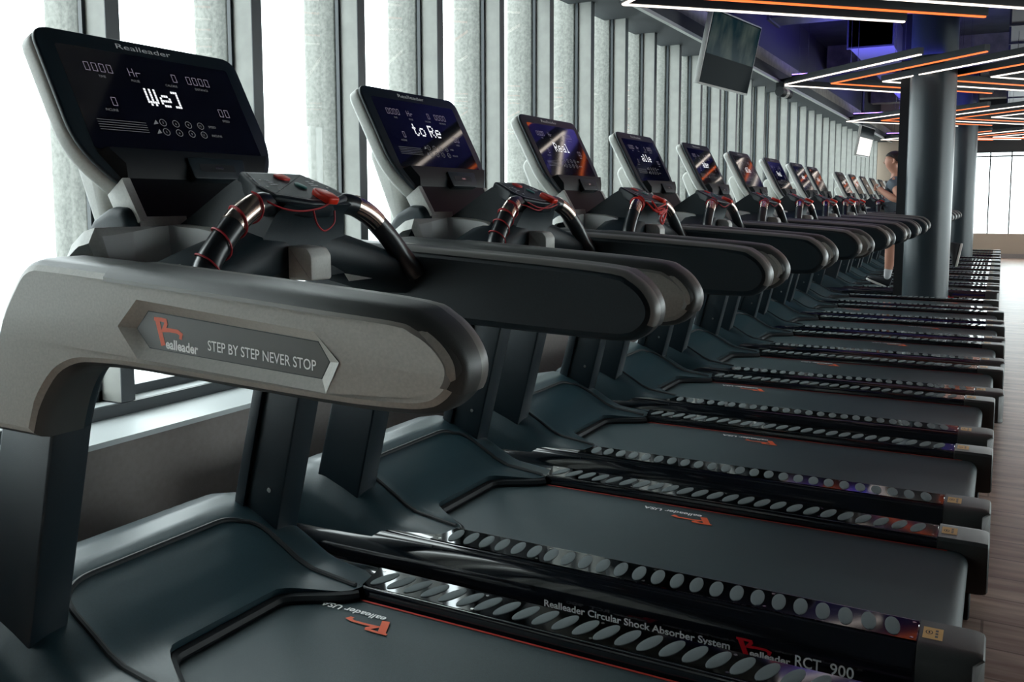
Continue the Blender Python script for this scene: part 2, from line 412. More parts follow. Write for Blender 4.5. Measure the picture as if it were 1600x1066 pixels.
# columns
def column(x, y, label):
    mb = MB('column_paint')
    mb.rings([[(0.235*math.cos(a), 0.235*math.sin(a), z) for a in [2*math.pi*i/48 for i in range(48)]] for z in (0, 3.7)])
    o = mb.build('round_column'); o.location = (x, y, 0); return tag(o, label, 'column')
column(-0.722, 10.70, 'large round dark grey column nearest the camera, in the gap between treadmills')
column(-0.70, 18.66, 'round dark grey column standing farther back, behind the large one')
mb = MB('rubber'); mb.box((-1.06, 10.80, 0), (-0.93, 10.92, 3.7)); tag(mb.build('service_riser'), 'slim black riser standing against the left side of the near round column', 'pipe')

# ------------------------------------------------------------------ chevron lights
def chevron(vx, vy, dx, dyf, dyn, z, kind, idx, first):
    root = empty('chevron_light', (vx, vy, z))
    led = 'led_white' if kind == 'white' else 'led_orange'
    hs = MB('rubber'); df = MB(led)
    for dy in (dyf, -dyn):
        d = Vector((dx, dy, 0)); L = d.length; d.normalize(); s = Vector((-d.y, d.x, 0))
        c = d * (L / 2); hs.obox(c + Vector((0, 0, 0.035)), d*(L/2), s*0.030, Vector((0, 0, 0.030)))
        df.obox(c + Vector((0, 0, 0.0)), d*(L/2 - 0.002), s*0.012, Vector((0, 0, 0.0055)))
    hs.build('housing', root); df.build('diffuser', root)
    for t in (0.15, 0.85):
        for dy in (dyf, -dyn):
            wr = MB('steel'); x_, y_ = dx*t, dy*t; zt = min([3.7] + [q[4] for q in DUCTS + [(-9, 99, b - .01, b + .36, 3.32) for b in (2.5, 7.7, 14.9, 20.2)] if q[0] < vx + x_ < q[1] and q[2] < vy + y_ < q[3]]); wr.box((x_ - 0.002, y_ - 0.002, 0.06), (x_ + 0.002, y_ + 0.002, zt - z)); wr.build('hanging_wire', root)
    where = ['leftmost, its tip at the window wall', 'second from the window wall', 'third from the window wall', 'fourth from the window wall',
             'fifth from the window wall', 'sixth from the window wall', 'seventh from the window wall', 'eighth from the window wall', 'ninth from the window wall', 'tenth from the window wall']
    tag(root, '%s V-shaped ceiling light in the %s row, %s' % (kind, first, where[idx]), 'ceiling light', 'V-shaped lights of the %s row' % first)
ZL = 2.60
rows = [(-2.38, 5.87, 1.66, 1.55, 1.62, 'nearest', 0.10), (-2.35, 10.72, 1.62, 1.90, 1.62, 'second', 0.13),
        (-2.40, 16.0, 1.62, 1.9, 1.7, 'third', 0.10), (-2.42, 21.0, 1.62, 1.2, 1.7, 'farthest', 0.08)]
for (vx, vy, dx, dyf, dyn, nm, sl) in rows:
    for k in range(10):
        chevron(vx + 0.545*k, vy + sl*min(k, 3)*0.8 + 0.04*max(0, k-3), dx, dyf, dyn, ZL, 'white' if k % 2 == 0 else 'orange', k, nm)
# violet strips above the chevron tips
for k, (x, y, nm) in enumerate(((-2.25, 5.7, 'nearest'), (-2.15, 10.9, 'second'), (-2.2, 16.2, 'third'), (-2.2, 21.2, 'farthest'))):
    r_ = empty('violet_strip_light', (x, y + .12, 2.75))
    m1 = MB('rubber'); m1.box((-0.14, -0.025, -0.03), (0.35, 0.025, 0)); m1.build('housing', r_)
    m2 = MB('led_purple'); m2.box((-0.14, -0.02, 0.0), (0.35, 0.02, 0.012)); m2.build('diffuser', r_)
    tag(r_, 'short violet strip light above the leftmost tip of the %s light row' % nm, 'strip light')
for y in (7.2, 11.6, 17.0):
    area_light('violet_uplight', (-1.3, y, 2.80), (R(180), 0, 0), 1.4, 2.4, 60, (0.14, 0.12, 1.0))

# ------------------------------------------------------------------ treadmill
sgn = lambda s: (lambda a, b, t: (a, s*t, b))
def treadmill():
    T = empty('treadmill', (0, 0, 0))
    # deck and feet
    mb = MB('rubber'); mb.box((-1.95, -0.288, 0.085), (-0.075, 0.288, 0.178)); mb.build('deck', T)
    # belt
    prof = [(-1.70, 0.184), (-1.66, 0.2), (-1.60, 0.213)] + [(-0.12, 0.2145)]
    for i in range(9):
        a = math.pi/2 - i*math.pi/8; prof.append((-0.078 + 0.034*math.cos(a), 0.181 + 0.0335*math.sin(a)))
    prof += [(-0.14, 0.1475), (-0.14, 0.18)] + [(-1.70, 0.18)]
    mb = MB('belt'); mb.prism(prof, -0.284, 0.284, lambda a, b, t: (a, t, b))
    for s in (-1, 1):
        mb.flat([(-1.60, s*0.2765), (-0.10, s*0.2765), (-0.10, s*0.2835), (-1.60, s*0.2835)], lambda a, b: (a, b, 0.2156), 'red_line')
    belt = mb.build('running_belt', T)
    mb = MB('logo_orange', 'lettering_white')
    put_logo(mb, (0, .214, .2160), (-1,0,0), (0,-1,0), .14, 'logo_orange', .060)
    put_text(mb, 'ealleader USA', (-.052, .231, .2160), (-1,0,0), (0,-1,0), .200, .022, 'lettering_white', 0.02)
    bl = mb.build('belt_logo', belt, recalc=False); bl.location = (-1.25, 0, 0)
    # side rails
    for s in (-1, 1):
        pr = [(.297,.20),(.297,.230),(.300,.238),(.308,.2425),(.412,.2425),(.422,.238),(.436,.225),(.448,.203),(.457,.18),(.4615,.16),(.4615,.125),(.456,.105),(.444,.094),(.42,.09),(.297,.09)]
        rs = []
        for x_, sc in ((-1.98, 0.9), (-1.97, 1.0), (-0.13, 1.0)):
            rs.append([(x_, s*(0.38 + (y_ - 0.38)*sc), 0.17 + (z_ - 0.17)*sc) for y_, z_ in pr])
        mb = MB('gloss_black'); mb.rings(rs)
        # thin grooves beside the plate
        for yy in (0.301, 0.418):
            mb.box((-1.45, min(s*yy, s*(yy+0.0015)), 0.2424), (-0.13, max(s*yy, s*(yy+0.0015)), 0.2434), 'steel') if yy < 0.31 else None
        yo = s*0.4621; xd = (-s, 0, 0); X = lambda q: (q if s < 0 else -1.32 - q)
        if s < 0: P = lambda q, z_: (q, yo, z_)
        else: P = lambda q, z_: (-1.31 - q, yo, z_)
        put_text(mb, 'Realleader Circular Shock Absorber System', P(-1.057, .145), xd, (0,0,1), .512, .0190, 'lettering_grey', 0.022)
        put_logo(mb, P(-0.530, .139), xd, (0,0,1), .085, 'logo_red', .044)
        put_text(mb, 'ealleader', P(-0.497, .1415), xd, (0,0,1), .098, .0165, 'lettering_grey', 0.03)
        put_text(mb, 'RCT', P(-0.389, .1435), xd, (0,0,1), .060, .0285, 'lettering_grey', 0.012)
        put_text(mb, '900', P(-0.309, .1435), xd, (0,0,1), .053, .0285, 'lettering_grey', 0.012)
        rail = mb.build('side_rail', T)
        # grip plate with oval pads
        mb = MB('mirror_plate')
        pl = [(-1.437, .305), (-0.132, .305), (-0.132, .413), (-1.463, .413)]
        mb.prism([(a, s*b) for a, b in pl], 0.2422, 0.2445, lambda a, b, t: (a, b, t))
        n = 24; st = (1.437 - .132 - .055) / (n - 0.4)
        for i in range(n):
            cx = -1.405 + i*st; tl = R(16) * (1 if s > 0 else -0.5)
            v = Vector((math.sin(tl), s*math.cos(tl)*s, 0)); u = Vector((math.cos(tl), -math.sin(tl), 0))
            c = Vector((cx, s*0.359, 0)); a_ = [2*math.pi*j/20 for j in range(20)]
            r1 = [c + u*(0.0168*math.cos(q)) + v*(0.046*math.sin(q)) for q in a_]; r2 = [c + u*(0.0150*math.cos(q)) + v*(0.044*math.sin(q)) for q in a_]
            mb.rings([[(p.x, p.y, 0.2440) for p in r1], [(p.x, p.y, 0.2462) for p in r1], [(p.x, p.y, 0.2468) for p in r2]], 'grip_dot')
        for i in (0, 5, 11, 17, 23):
            for q, yy in ((0.0, 0.399), (0.004, 0.318)):
                if i == 0 and yy < 0.35: continue
                cx = -1.405 + (i + 0.5)*st + q
                if i == 0: cx = -1.437
                if i == 23: cx = -0.142
                mb.disc((cx, s*yy, 0.2452), (1,0,0), (0,1,0), .0045, .0045, 10, 'steel')
        mb.build('grip_plate', rail)
        # end cap
        mb = MB('cap_grey')
        pc = [(.292,.12),(.292,.238),(.300,.2475),(.412,.2475),(.432,.244),(.450,.232),(.462,.212),(.468,.18),(.468,.12),(.455,.092),(.43,.086),(.31,.086)]
        rs = []
        for x_, sc in ((-0.128, 1), (-0.02, 1), (-0.004, .985), (0.006, .95), (0.010, .88)):
            rs.append([(x_ - (0.02 if (y_ > .44 and x_ > -0.1) else 0), s*(0.38 + (y_ - 0.38)*sc), 0.168 + (z_ - 0.168)*sc) for y_, z_ in pc])
        mb.rings(rs)
        mb.flat([(-0.120, .335), (-0.078, .335), (-0.078, .395), (-0.120, .395)], lambda a, b: (a, s*b, 0.2481), 'gold_sticker')
        mb.disc((-0.107, s*.362, .2484), (1,0,0), (0,1,0), .008, .011, 16, 'rubber'); mb.disc((-0.107, s*.362, .2486), (1,0,0), (0,1,0), .006, .009, 16, 'gold_sticker')
        mb.disc((-0.107, s*.362, .2488), (1,0,0), (0,1,0), .002, .006, 16, 'rubber')
        for q in (0, 1, 2): mb.flat([(-0.094, .345 + q*.015), (-0.088, .345 + q*.015), (-0.088, .355 + q*.015), (-0.094, .355 + q*.015)], lambda a, b: (a, s*b, 0.2484), 'cap_grey')
        mb.build('end_cap', rail)
        for fx in (-0.14, -1.90):
            mb = MB('rubber'); mb.prism(rpoly([(fx, s*.31), (fx + .105, s*.31), (fx + .105, s*.42), (fx, s*.42)], .012, 3), 0.0, 0.10, lambda a, b, t: (a, b, t), .006, 2)
            mb.build('foot', T)
    # motor hood: a height field with a curved rear lip
    def lip(y):
        a = abs(y); t = min(1, max(0, (a - .155) / .14)); t = t*t*(3 - 2*t); return -1.600 + .165*t
    def zc(x):
        K = [(-2.17,.10),(-2.15,.26),(-2.10,.34),(-2.03,.385),(-1.95,.402),(-1.88,.398),(-1.80,.365),(-1.72,.325),(-1.64,.278),(-1.60,.262),(-1.50,.250),(-1.42,.240)]
        for (a, za), (b, zb) in zip(K, K[1:]):
            if x <= b: t = (x - a)/(b - a); return za + (zb - za)*t
        return .240
    def ze(x):   # outer edge of hood
        return max(.20, .235 + (zc(x) - .235)*.80) if x > -2.1 else zc(x)*.9
    NX, NY = 46, 48; ys = []
    for j in range(NY + 1):
        q = -1 + 2*j/NY; ys.append(.437*q)
    def hz(x, y):
        a = abs(y); t = min(1, max(0, (a - .315)/(.437 - .315))); base = zc(x)*(1 - t*t) + ze(x)*t*t - .055*t**4
        # sunken middle panel
        dx = max(0, min(1, (-1.815 - x)/-.02 if False else (x + 1.845)/.03)); dy = max(0, min(1, (.283 - a)/.02))
        return base - .007*dx*dy*(1 if x > -1.85 else 0)
    mb = MB('hood_plastic'); vs = []; fs = []
    for i in range(NX + 1):
        u = i/NX
        for y in ys:
            xl = lip(y); x = xl + (-2.17 - xl)*(u**0.9); vs.append((x, y, hz(x, y)))
    for i in range(NX):
        for j in range(NY): a = i*(NY+1) + j; fs.append((a, a+1, a+NY+2, a+NY+1))
    k = len(vs)                                         # lip drop
    for j, y in enumerate(ys): vs.append((lip(y) - .006, y, .2166 if abs(y) < .29 else .232))
    for j in range(NY): fs.append((j, j+1, k+j+1, k+j))
    k = len(vs)                                         # side walls
    for s_, j in ((-1, 0), (1, NY)):
        b = len(vs)
        for i in range(NX + 1): p = vs[i*(NY+1) + j]; vs.append((p[0], p[1]*1.02, min(p[2], .08 if p[0] < -1.6 else .20)))
        for i in range(NX): a = i*(NY+1) + j; c = (i+1)*(NY+1) + j; fs.append((a, c, b+i+1, b+i))
    mb.add(vs, fs); hood = mb.build('motor_hood', T, sharp=50)
    # seam
    gp = rpoly([(-1.45, -.292), (-1.838, -.285), (-1.838, .285), (-1.45, .292)], [0, .10, .10, 0], 8)
    pts = []
    for a, b in zip(gp, gp[1:]):
        for q in range(6): t = q/6; pts.append((a[0] + (b[0]-a[0])*t, a[1] + (b[1]-a[1])*t))
    pts.append(gp[-1])
    mb = MB('rubber'); mb.tube([(a, b, hz(a, b) + .0005) for a, b in pts], .0072, 8, smooth=0); mb.build('hood_seam', hood)
    mb = MB('rubber')
    mb.tube([(lip(y) + .002, y, .2225) for y in [-.285 + .57*i/30 for i in range(31)]], .016, 8, smooth=0); mb.build('lip_seal', hood)
    # uprights
    for s in (-1, 1):
        prf = [(-1.953, .20), (-1.773, .20), (-1.600, .90), (-1.765, .90)]
        mb = MB('black_plastic'); mb.prism(rpoly([(a, b) for a, b in prf], .012, 3), .312, .398, sgn(s), .006, 2)
        # raised outer rib
        mb.prism([(-1.933, .21), (-1.898, .21), (-1.722, .90), (-1.758, .90)], .300, .316, sgn(s), .003, 2)
        up = mb.build('upright', T)
        for (bx, bz) in ((-1.835, .475), (-1.760, .447)):
            mb = MB('steel'); mb.rings([[(bx + .007*math.cos(a), s*yy, bz + .007*math.sin(a)) for a in [2*math.pi*i/12 for i in range(12)]] for yy in (.311, .307)])
            mb.build('bolt', up)
    # handrail arms
    AP = [(-1.722,.80),(-1.712,.86),(-1.695,.94),(-1.662,1.03),(-1.615,1.095),(-1.585,1.125),(-1.55,1.138),(-1.51,1.138),(-1.35,1.130),(-.95,1.106),(-.76,1.091),
          (-.715,1.076),(-.683,1.052),(-.663,1.022),(-.659,.995),(-.668,.968),(-.69,.945),(-.72,.932),(-.78,.929),(-1.0,.935),(-1.30,.946),(-1.42,.944),(-1.465,.938),
          (-1.505,.918),(-1.535,.88),(-1.555,.835),(-1.568,.80)]
    APb = AP; AP = [APb[0]] + [tuple(p)[:2] for p in catmull([(a, b, 0) for a, b in APb[1:-1]], 3)] + [APb[-1]]
    for s in (-1, 1):
        mb = MB('arm_grey', 'black_shell')
        def bend(a, yy, b=2.0): return s*(yy - (.045*max(0, (a + .88)/.22)**2 + .38*max(0, 1.0 - b)*max(0, min(1, (a + 1.56)/.12))) * max(0, (yy - .38)/.0955))
        mids = [( .345, .020), (.351, .010), (.362, .003), (.375, 0), (.415, 0), (.4151, 0), (.445, 0), (.460, .004), (.470, .012), (.4755, .022)]
        rs = [[(a, bend(a, yy, b), b) for a, b in inset(AP, d)] for yy, d in mids]; nn = len(AP)
        # inner half black, outer half grey
        mb.rings(rs[:4], 'black_shell', cap=False); mb.rings(rs[3:6], 'charcoal_shell', cap=False); mb.add(rs[0], [tuple(range(nn))], 'black_shell')
        mb.rings(rs[5:9], 'charcoal_shell', cap=False); mb.rings(rs[8:], 'arm_grey', cap=False)
        O = [(-1.322,1.030),(-1.272,1.078),(-.888,1.050),(-.842,1.008),(-.868,.960),(-1.276,.978)]
        ov = [(a, bend(a, .4755), b) for a, b in O]
        mb.add(rs[-1] + ov, [tuple(range(7, 41)) + (nn+3, nn+2, nn+1, nn), tuple(range(40, nn)) + tuple(range(0, 8)) + (nn, nn+5, nn+4, nn+3)], 'arm_grey')
        arm = mb.build('handrail_arm', T, sharp=30)
        # top pad wraps the top and the tip
        path = AP[22:44]
        n_ = []
        for i, p in enumerate(path):
            a = Vector(path[max(i-1, 0)]); b = Vector(path[min(i+1, len(path)-1)]); d = (b - a).normalized(); n_.append(Vector((-d.y, d.x)))
            if n_[-1].dot(Vector(p) - Vector((-1.0, 1.0))) < 0 and i > 2: n_[-1] = -n_[-1]
            if i <= 2 and n_[-1].y < 0: n_[-1] = -n_[-1]
        mb = MB('rim_highlight', 'charcoal_shell', 'pad_grey')
        outp = [tuple(Vector(p) + n_[i]*.0025) for i, p in enumerate(path)]
        inn = [tuple(Vector(p) - n_[i]*.024) for i, p in enumerate(path)]
        for side, (ya, yb) in enumerate(((.340, .4775),)):
            rs = []
            for yy, d in ((.349, .012), (.354, .006), (.362, .001), (.375, 0), (.385, 0), (.3851, 0), (.445, 0), (.462, .004), (.472, .012), (.4775, .020)):
                rs.append([(p[0] - n_[i].x*d, bend(p[0], yy), p[1] - n_[i].y*d) for i, p in enumerate(outp)])
            mb.rings(rs[:5], 'rim_highlight', cap=False, closed=False); mb.rings(rs[5:], 'charcoal_shell', cap=False, closed=False)
            mb.add([(p[0] - n_[i].x*.020, bend(p[0], .4775), p[1] - n_[i].y*.020) for i, p in enumerate(outp)] + [(p[0], bend(p[0], .4775), p[1]) for p in inn],
                   [(i, i+1, len(outp)+i+1, len(outp)+i) for i in range(len(outp)-1)], 'pad_grey')
        mb.build('top_pad', arm)
        # badge: chamfered frame and sunk panel
        O = [(-1.322,1.030),(-1.272,1.078),(-.888,1.050),(-.842,1.008),(-.868,.960),(-1.276,.978)]
        I = [(-1.292,1.026),(-1.262,1.058),(-.893,1.033),(-.872,1.004),(-.888,.977),(-1.262,.995)]
        mb = MB('arm_grey', 'badge', 'rubber')
        oo = [(a, s*.4756, b) for a, b in O]; ii = [(a, s*.4600, b) for a, b in I]
        mb.rings([oo, ii], 'arm_grey', cap=False)
        mb.add([(a, s*.4604, b) for a, b in inset(I, -.002)], [tuple(range(6))], 'rubber'); mb.add([(a, s*.4608, b) for a, b in inset(I, .001)], [tuple(range(6))], 'badge')
        yo = s*.4613; xd = Vector((1, 0, -.062)) if s < 0 else Vector((-1, 0, .062)); yd = (0, 0, 1)
        Q = (lambda q, z_: (q, yo, z_)) if s < 0 else (lambda q, z_: (-2.134 - q, yo, z_ + .0))
        put_logo(mb, Q(-1.248, 1.003), xd, yd, .066, 'logo_orange', .047)
        put_text(mb, 'ealleader', Q(-1.222, .998), xd, yd, .076, .0165, 'lettering_white', 0.03)
        put_text(mb, 'STEP BY STEP NEVER STOP', Q(-1.124, 1.002), xd, yd, .226, .0172, 'lettering_white', 0.008)
        mb.build('badge_panel', arm, recalc=False)
    # dash between the arms
    mb = MB('black_shell')
    mb.prism(rpoly([(-1.75,1.14),(-1.70,1.205),(-1.645,1.231),(-1.60,1.229),(-1.580,1.20),(-1.580,1.10),(-1.69,1.075)], .012, 3), -.245, .245, lambda a, b, t: (a, t, b), .02, 3)
    mb.add([(-1.577,-.22,1.210),(-1.577,-.10,1.210),(-1.575,-.10,1.190),(-1.575,-.22,1.190)], [(0,1,2,3)], 'silver_plastic')  # pale strips, both sides: reflected light of a recess painted on
    mb.add([(-1.577,.22,1.210),(-1.577,.10,1.210),(-1.575,.10,1.190),(-1.575,.22,1.190)], [(0,1,2,3)], 'silver_plastic')
    dash = mb.build('dash', T)
    def trayz(x):
        K = [(-1.665,1.06),(-1.655,1.12),(-1.635,1.155),(-1.595,1.183),(-1.55,1.193),(-1.47,1.188),(-1.42,1.180),(-1.38,1.16),(-1.345,1.10),(-1.315,1.06)]
        for (a, za), (b, zb) in zip(K, K[1:]):
            if x <= b: return za + (zb - za)*(x - a)/(b - a)
        return 1.06
    for s in (-1, 1):
        mb = MB('silver_plastic', 'tray_silver'); vs = []; fs = []; ms = []
        xs = [-1.665 + .35*i/34 for i in range(35)]; yv = [.125 + .225*j/30 for j in range(31)]
        def tz(x, y):
            e = min(1, max(0, (.345 - y)/.21)); e = e*e*(3 - 2*e); z = trayz(x)
            q = min(1, max(0, (x + 1.56)/.03)); lo = min(z, 1.122 + (z - 1.122)*e); z = z + (lo - z)*q
            if y > .335: z -= .03*min(1, (y - .335)/.015)
            if -1.55 < x < -1.375 and .165 < y < .322: z = min(z, 1.075)
            return z
        vs = [(x, s*y, tz(x, y)) for x in xs for y in yv]
        for i in range(34):
            for j in range(30):
                a = i*31 + j; q = (a, a+1, a+32, a+31); pocket = min(vs[v][2] for v in q) < 1.08 and -1.60 < vs[a][0] < -1.36
                mb.v; fs.append(q); ms.append(1 if pocket else 0)
        mb.v = vs; mb.f = fs; mb.m = ms; mb.build('storage_tray', dash, sharp=40)
    mb = MB('silver_plastic')
    mb.prism(rpoly([(-1.315,1.078),(-1.250,1.078),(-1.250,1.130),(-1.262,1.146),(-1.315,1.150)], .006, 3), -.072, -.008, lambda a, b, t: (a, t, b), .006, 2)
    mb.build('socket_box', dash)
    # cross bar from arm to arm, arching to the middle
    mb = MB('black_shell'); rs = []
    for i in range(25):
        y = -.352 + .704*i/24; q = abs(y)/.352; zt = 1.205 - .10*q**1.3; xc = -1.40 + .02*q; hw = .075 + .02*q; zb = zt - .115 + .02*q
        rs.append([(xc + hw*cx, y, (zt + zb)/2 + (zt - zb)/2*cz) for cx, cz in ((-1,-.6),(-1,.5),(-.8,.85),(-.4,1),(.3,1),(.75,.8),(1,.35),(1,-.6),(.7,-1),(-.7,-1))])
    mb.rings(rs); mb.build('cross_bar', T, sharp=60)
    # stem and control pod
    mb = MB('black_shell')
    rs = []
    for (bx, fx, zb, zf, hw) in ((-1.60,-1.33,1.12,1.08,.155), (-1.575,-1.335,1.185,1.13,.145), (-1.52,-1.325,1.225,1.175,.128), (-1.455,-1.31,1.272,1.215,.112), (-1.43,-1.285,1.287,1.236,.108)):
        rs.append([(bx, -hw*.9, zb), (bx, hw*.9, zb), ((bx+fx)/2, hw, (zb+zf)/2), (fx, hw*.95, zf), (fx + .012, hw*.5, zf - .002), (fx + .012, -hw*.5, zf - .002), (fx, -hw*.95, zf), ((bx+fx)/2, -hw, (zb+zf)/2)])
    mb.rings(rs)
    stem = mb.build('control_stem', T, sharp=40)
    tx = math.atan2(.068, .155); O_ = Vector((-1.350, 0, 1.271)); U = Vector((math.cos(tx), 0, -math.sin(tx))); N = Vector((math.sin(tx), 0, math.cos(tx)))
    def pod3(a, b, t): return O_ + U*a + Vector((0, 1, 0))*b + N*t       # a: towards the runner, b: across
    hexa = [(-.082,-.092),(-.082,.092),(-.002,.120),(.050,.116),(.084,.030),(.084,-.030),(.050,-.116),(-.002,-.120)]
    hexr = rpoly(hexa, .007, 3)
    mb = MB('black_plastic'); mb.prism(hexr, -.036, .002, pod3, .007, 3); pod = mb.build('control_pod', T)
    mb = MB('lettering_grey', 'black_plastic'); hi = inset(hexr, .0115)
    mb.add([pod3(a, b, .0025) for a, b in hi], [tuple(range(len(hi)))], 'lettering_grey')
    h2 = inset(hexr, .0138); mb.add([pod3(a, b, .0029) for a, b in h2], [tuple(range(len(h2)))], 'black_plastic')
    for sy in (-1, 1):
        c = sy*.062
        for q, w1 in ((-.012, .010), (0, .016), (.012, .022)):
            mb.flat([(-.022 + q*.9, c - w1*.5), (-.016 + q*.9, c - w1*.5), (-.016 + q*.9, c + w1*.5), (-.022 + q*.9, c + w1*.5)], lambda a, b: pod3(a, b, .0033), 'lettering_grey')
        for (a0, b0) in ((-.035, c + sy*.034), (.004, c + sy*.030), (-.03, c + sy*.018), (.02, c + sy*.01)):
            mb.disc(pod3(a0, b0, .0033), U, (0, 1, 0), .0035, .0035, 8, 'lettering_white')
    mb.build('keypad', pod, recalc=False)
    mb = MB('stop_red'); mb.prism(rpoly([(-.064,-.009),(-.064,.009),(-.056,.018),(-.040,.018),(-.032,.009),(-.032,-.009),(-.040,-.018),(-.056,-.018)], .002, 2), .001, .0065, pod3, .001, 2)
    mb.disc(pod3(-.047, 0, .0068), U, (0, 1, 0), .009, .009, 16, 'logo_orange'); mb.disc(pod3(-.047, 0, .0070), U, (0, 1, 0), .006, .006, 16, 'stop_red'); mb.build('stop_button', pod)
    mb = MB('start_green'); ov = [(-.002 + .017*math.cos(q)*1.0, .012 + .011*math.sin(q)) for q in [2*math.pi*i/20 for i in range(20)]]
    mb.prism(ov, .001, .006, pod3, .0012, 2); mb.build('start_button', pod)
    mb = MB('key_orange'); mb.prism(rpoly([(.032,.016),(.038,.004),(.062,-.002),(.092,.002),(.094,.034),(.062,.042),(.040,.034)], .008, 3), .000, .016, pod3, .004, 3)
    mb.build('safety_key', pod)
    # handle bars
    for s in (-1, 1):
        pts = [(-1.335, s*.080, 1.228), (-1.325, s*.135, 1.236), (-1.315, s*.195, 1.213), (-1.308, s*.250, 1.170), (-1.300, s*.300, 1.118), (-1.275, s*.338, 1.060)]
        mb = MB('handle_black'); mb.tube(pts, .0245, 16); hb = mb.build('handle_bar', T, sharp=60)
        P = catmull(pts, 6); seg = P[8:16]
        mb = MB('sensor_metal'); mb.tube([p + Vector((0, 0, .0012)) for p in seg], .0252, 16, smooth=0); mb.build('pulse_sensor', hb, sharp=60)
    # console
    tl = R(27.5); CO = Vector((-1.728, -.012, 1.458)); V = Vector((-math.sin(tl), 0, math.cos(tl))); NN = Vector((math.cos(tl), 0, math.sin(tl)))
    def con(a, b, t): return CO + Vector((0, 1, 0))*a + V*b + NN*t
    outl = rpoly([(-.278, .172), (.278, .172), (.278, -.112), (.205, -.212), (-.205, -.212), (-.278, -.112)], [.045, .045, .06, .03, .03, .06], 7)
    mb = MB('silver_plastic'); mb.prism(outl, -.052, -.010, con, .012, 3)
    cons = mb.build('console', T)
    mb = MB('black_plastic'); mb.prism(inset(outl, .001), -.010, .003, con, .005, 3)
    put_text(mb, 'Realleader', con(-.080, .144, .0036), (0,1,0), V, .15, .014, 'lettering_grey', 0.0); mb.build('bezel', cons)
    # chin with media port
    mb = MB('chin_black')
    rs = [[tuple(con(a, b, t)) for a, b, t in ((-w_, -.118, 0), (w_, -.118, 0), (w_*.99, -.121, d), (-w_*.99, -.121, d))] for w_, d in ((.255, .026),)]
    vs = [con(-.235,-.128,.002), con(.235,-.128,.002), con(.225,-.131,.028), con(-.225,-.131,.028), con(-.190,-.211,.004), con(.190,-.211,.004), con(.200,-.168,.026), con(-.195,-.168,.026)]
    mb.add(vs, [(0,1,2,3), (3,2,6,7), (7,6,5,4), (0,3,7,4), (1,5,6,2)])
    mb.build('chin', cons)
    mb = MB('black_shell', 'rubber', 'steel'); mb.prism(rpoly([(-.035, -.203), (-.035, -.148), (.135, -.148), (.120, -.203)], .008, 3), .010, .0335, con, .003, 2)
    mb.prism(rpoly([(-.01, -.186), (-.01, -.164), (.095, -.164), (.095, -.186)], .006, 3), .030, .0342, con, .001, 1, 'rubber')
    mb.flat([(.035, -.178), (.058, -.178), (.058, -.172), (.035, -.172)], lambda a, b: con(a, b, .0348), 'steel'); mb.build('media_port', cons)
    # mast
    mb = MB('silver_plastic'); mb.prism(rpoly([(-1.765,1.43),(-1.810,1.430),(-1.832,1.395),(-1.712,1.11),(-1.655,1.11)], [.01,.02,.03,.01,.01], 4), -.205, .205, lambda a, b, t: (a, t, b), .015, 3)
    mb.build('mast', cons)
    mb = MB('chin_black'); rs = []
    for (a, b, hw) in ((0, -.190, .195), (0, -.245, .190), (0, -.330, .180)):
        rs.append([tuple(con(c, b, t)) for c, t in ((-hw, -.045), (hw, -.045), (hw, .012), (-hw, .012))])
    mb.rings(rs); mb.build('neck', cons)
    for s in (-1, 1):
        mb = MB('silver_plastic')
        pl = [(-.045, -.205), (.014, -.196), (.020, -.300), (-.040, -.300)]
        mb.prism(pl, .188, .210, lambda a, b, t: con(s*t, b, a), .003, 2); mb.build('neck_cover', cons)
    # handle stub behind pod (small pale lever beside console)
    T['_'] = 1; del T['_']
    return T, con, V
T0, con, CV = treadmill()

# --- lit display of the console
SEG = {'0': 'abcdef', 'H': 'bcefg', 'r': 'eg', '-': 'g'}
def seg_char(mb, ch, x, y, w_, h, m, t=.0042):
    k = w_*.16; hh = h/2; R_ = []
    for s_ in SEG[ch]:
        R_ += {'a': [(0, h-k, w_, h)], 'b': [(w_-k, hh, w_, h)], 'c': [(w_-k, 0, w_, hh)], 'd': [(0, 0, w_, k)], 'e': [(0, 0, k, hh)], 'f': [(0, hh, k, h)], 'g': [(0, hh-k/2, w_, hh+k/2)]}[s_]
    for a, b, c, d in R_:
        mb.flat([(x+a+.0004, y+b+.0004), (x+c-.0004, y+b+.0004), (x+c-.0004, y+d-.0004), (x+a+.0004, y+d-.0004)], lambda p, q: con(p, q, t), m)
DOT = {'W': ['10101','10101','10101','10101','10101','11111','01010'], 'e': ['00000','00000','01110','10001','11111','10000','01110'], ']': ['11100','00100','00100','00100','00100','00100','11100'],
       'l': ['01100','00100','00100','00100','00100','00100','01110'], 't': ['01000','01000','11100','01000','01000','01001','00110'], 'o': ['00000','00000','01110','10001','10001','10001','01110'],
       'R': ['11110','10001','10001','11110','10100','10010','10001'], 'a': ['00000','00000','01110','00001','01111','10001','01111'], 'd': ['00001','00001','01101','10011','10001','10001','01111'],
       'r': ['00000','00000','10110','11001','10000','10000','10000'], 'c': ['00000','00000','01110','10000','10000','10001','01110'], 'm': ['00000','00000','11010','10101','10101','10101','10101'], ' ': ['00000']*7}
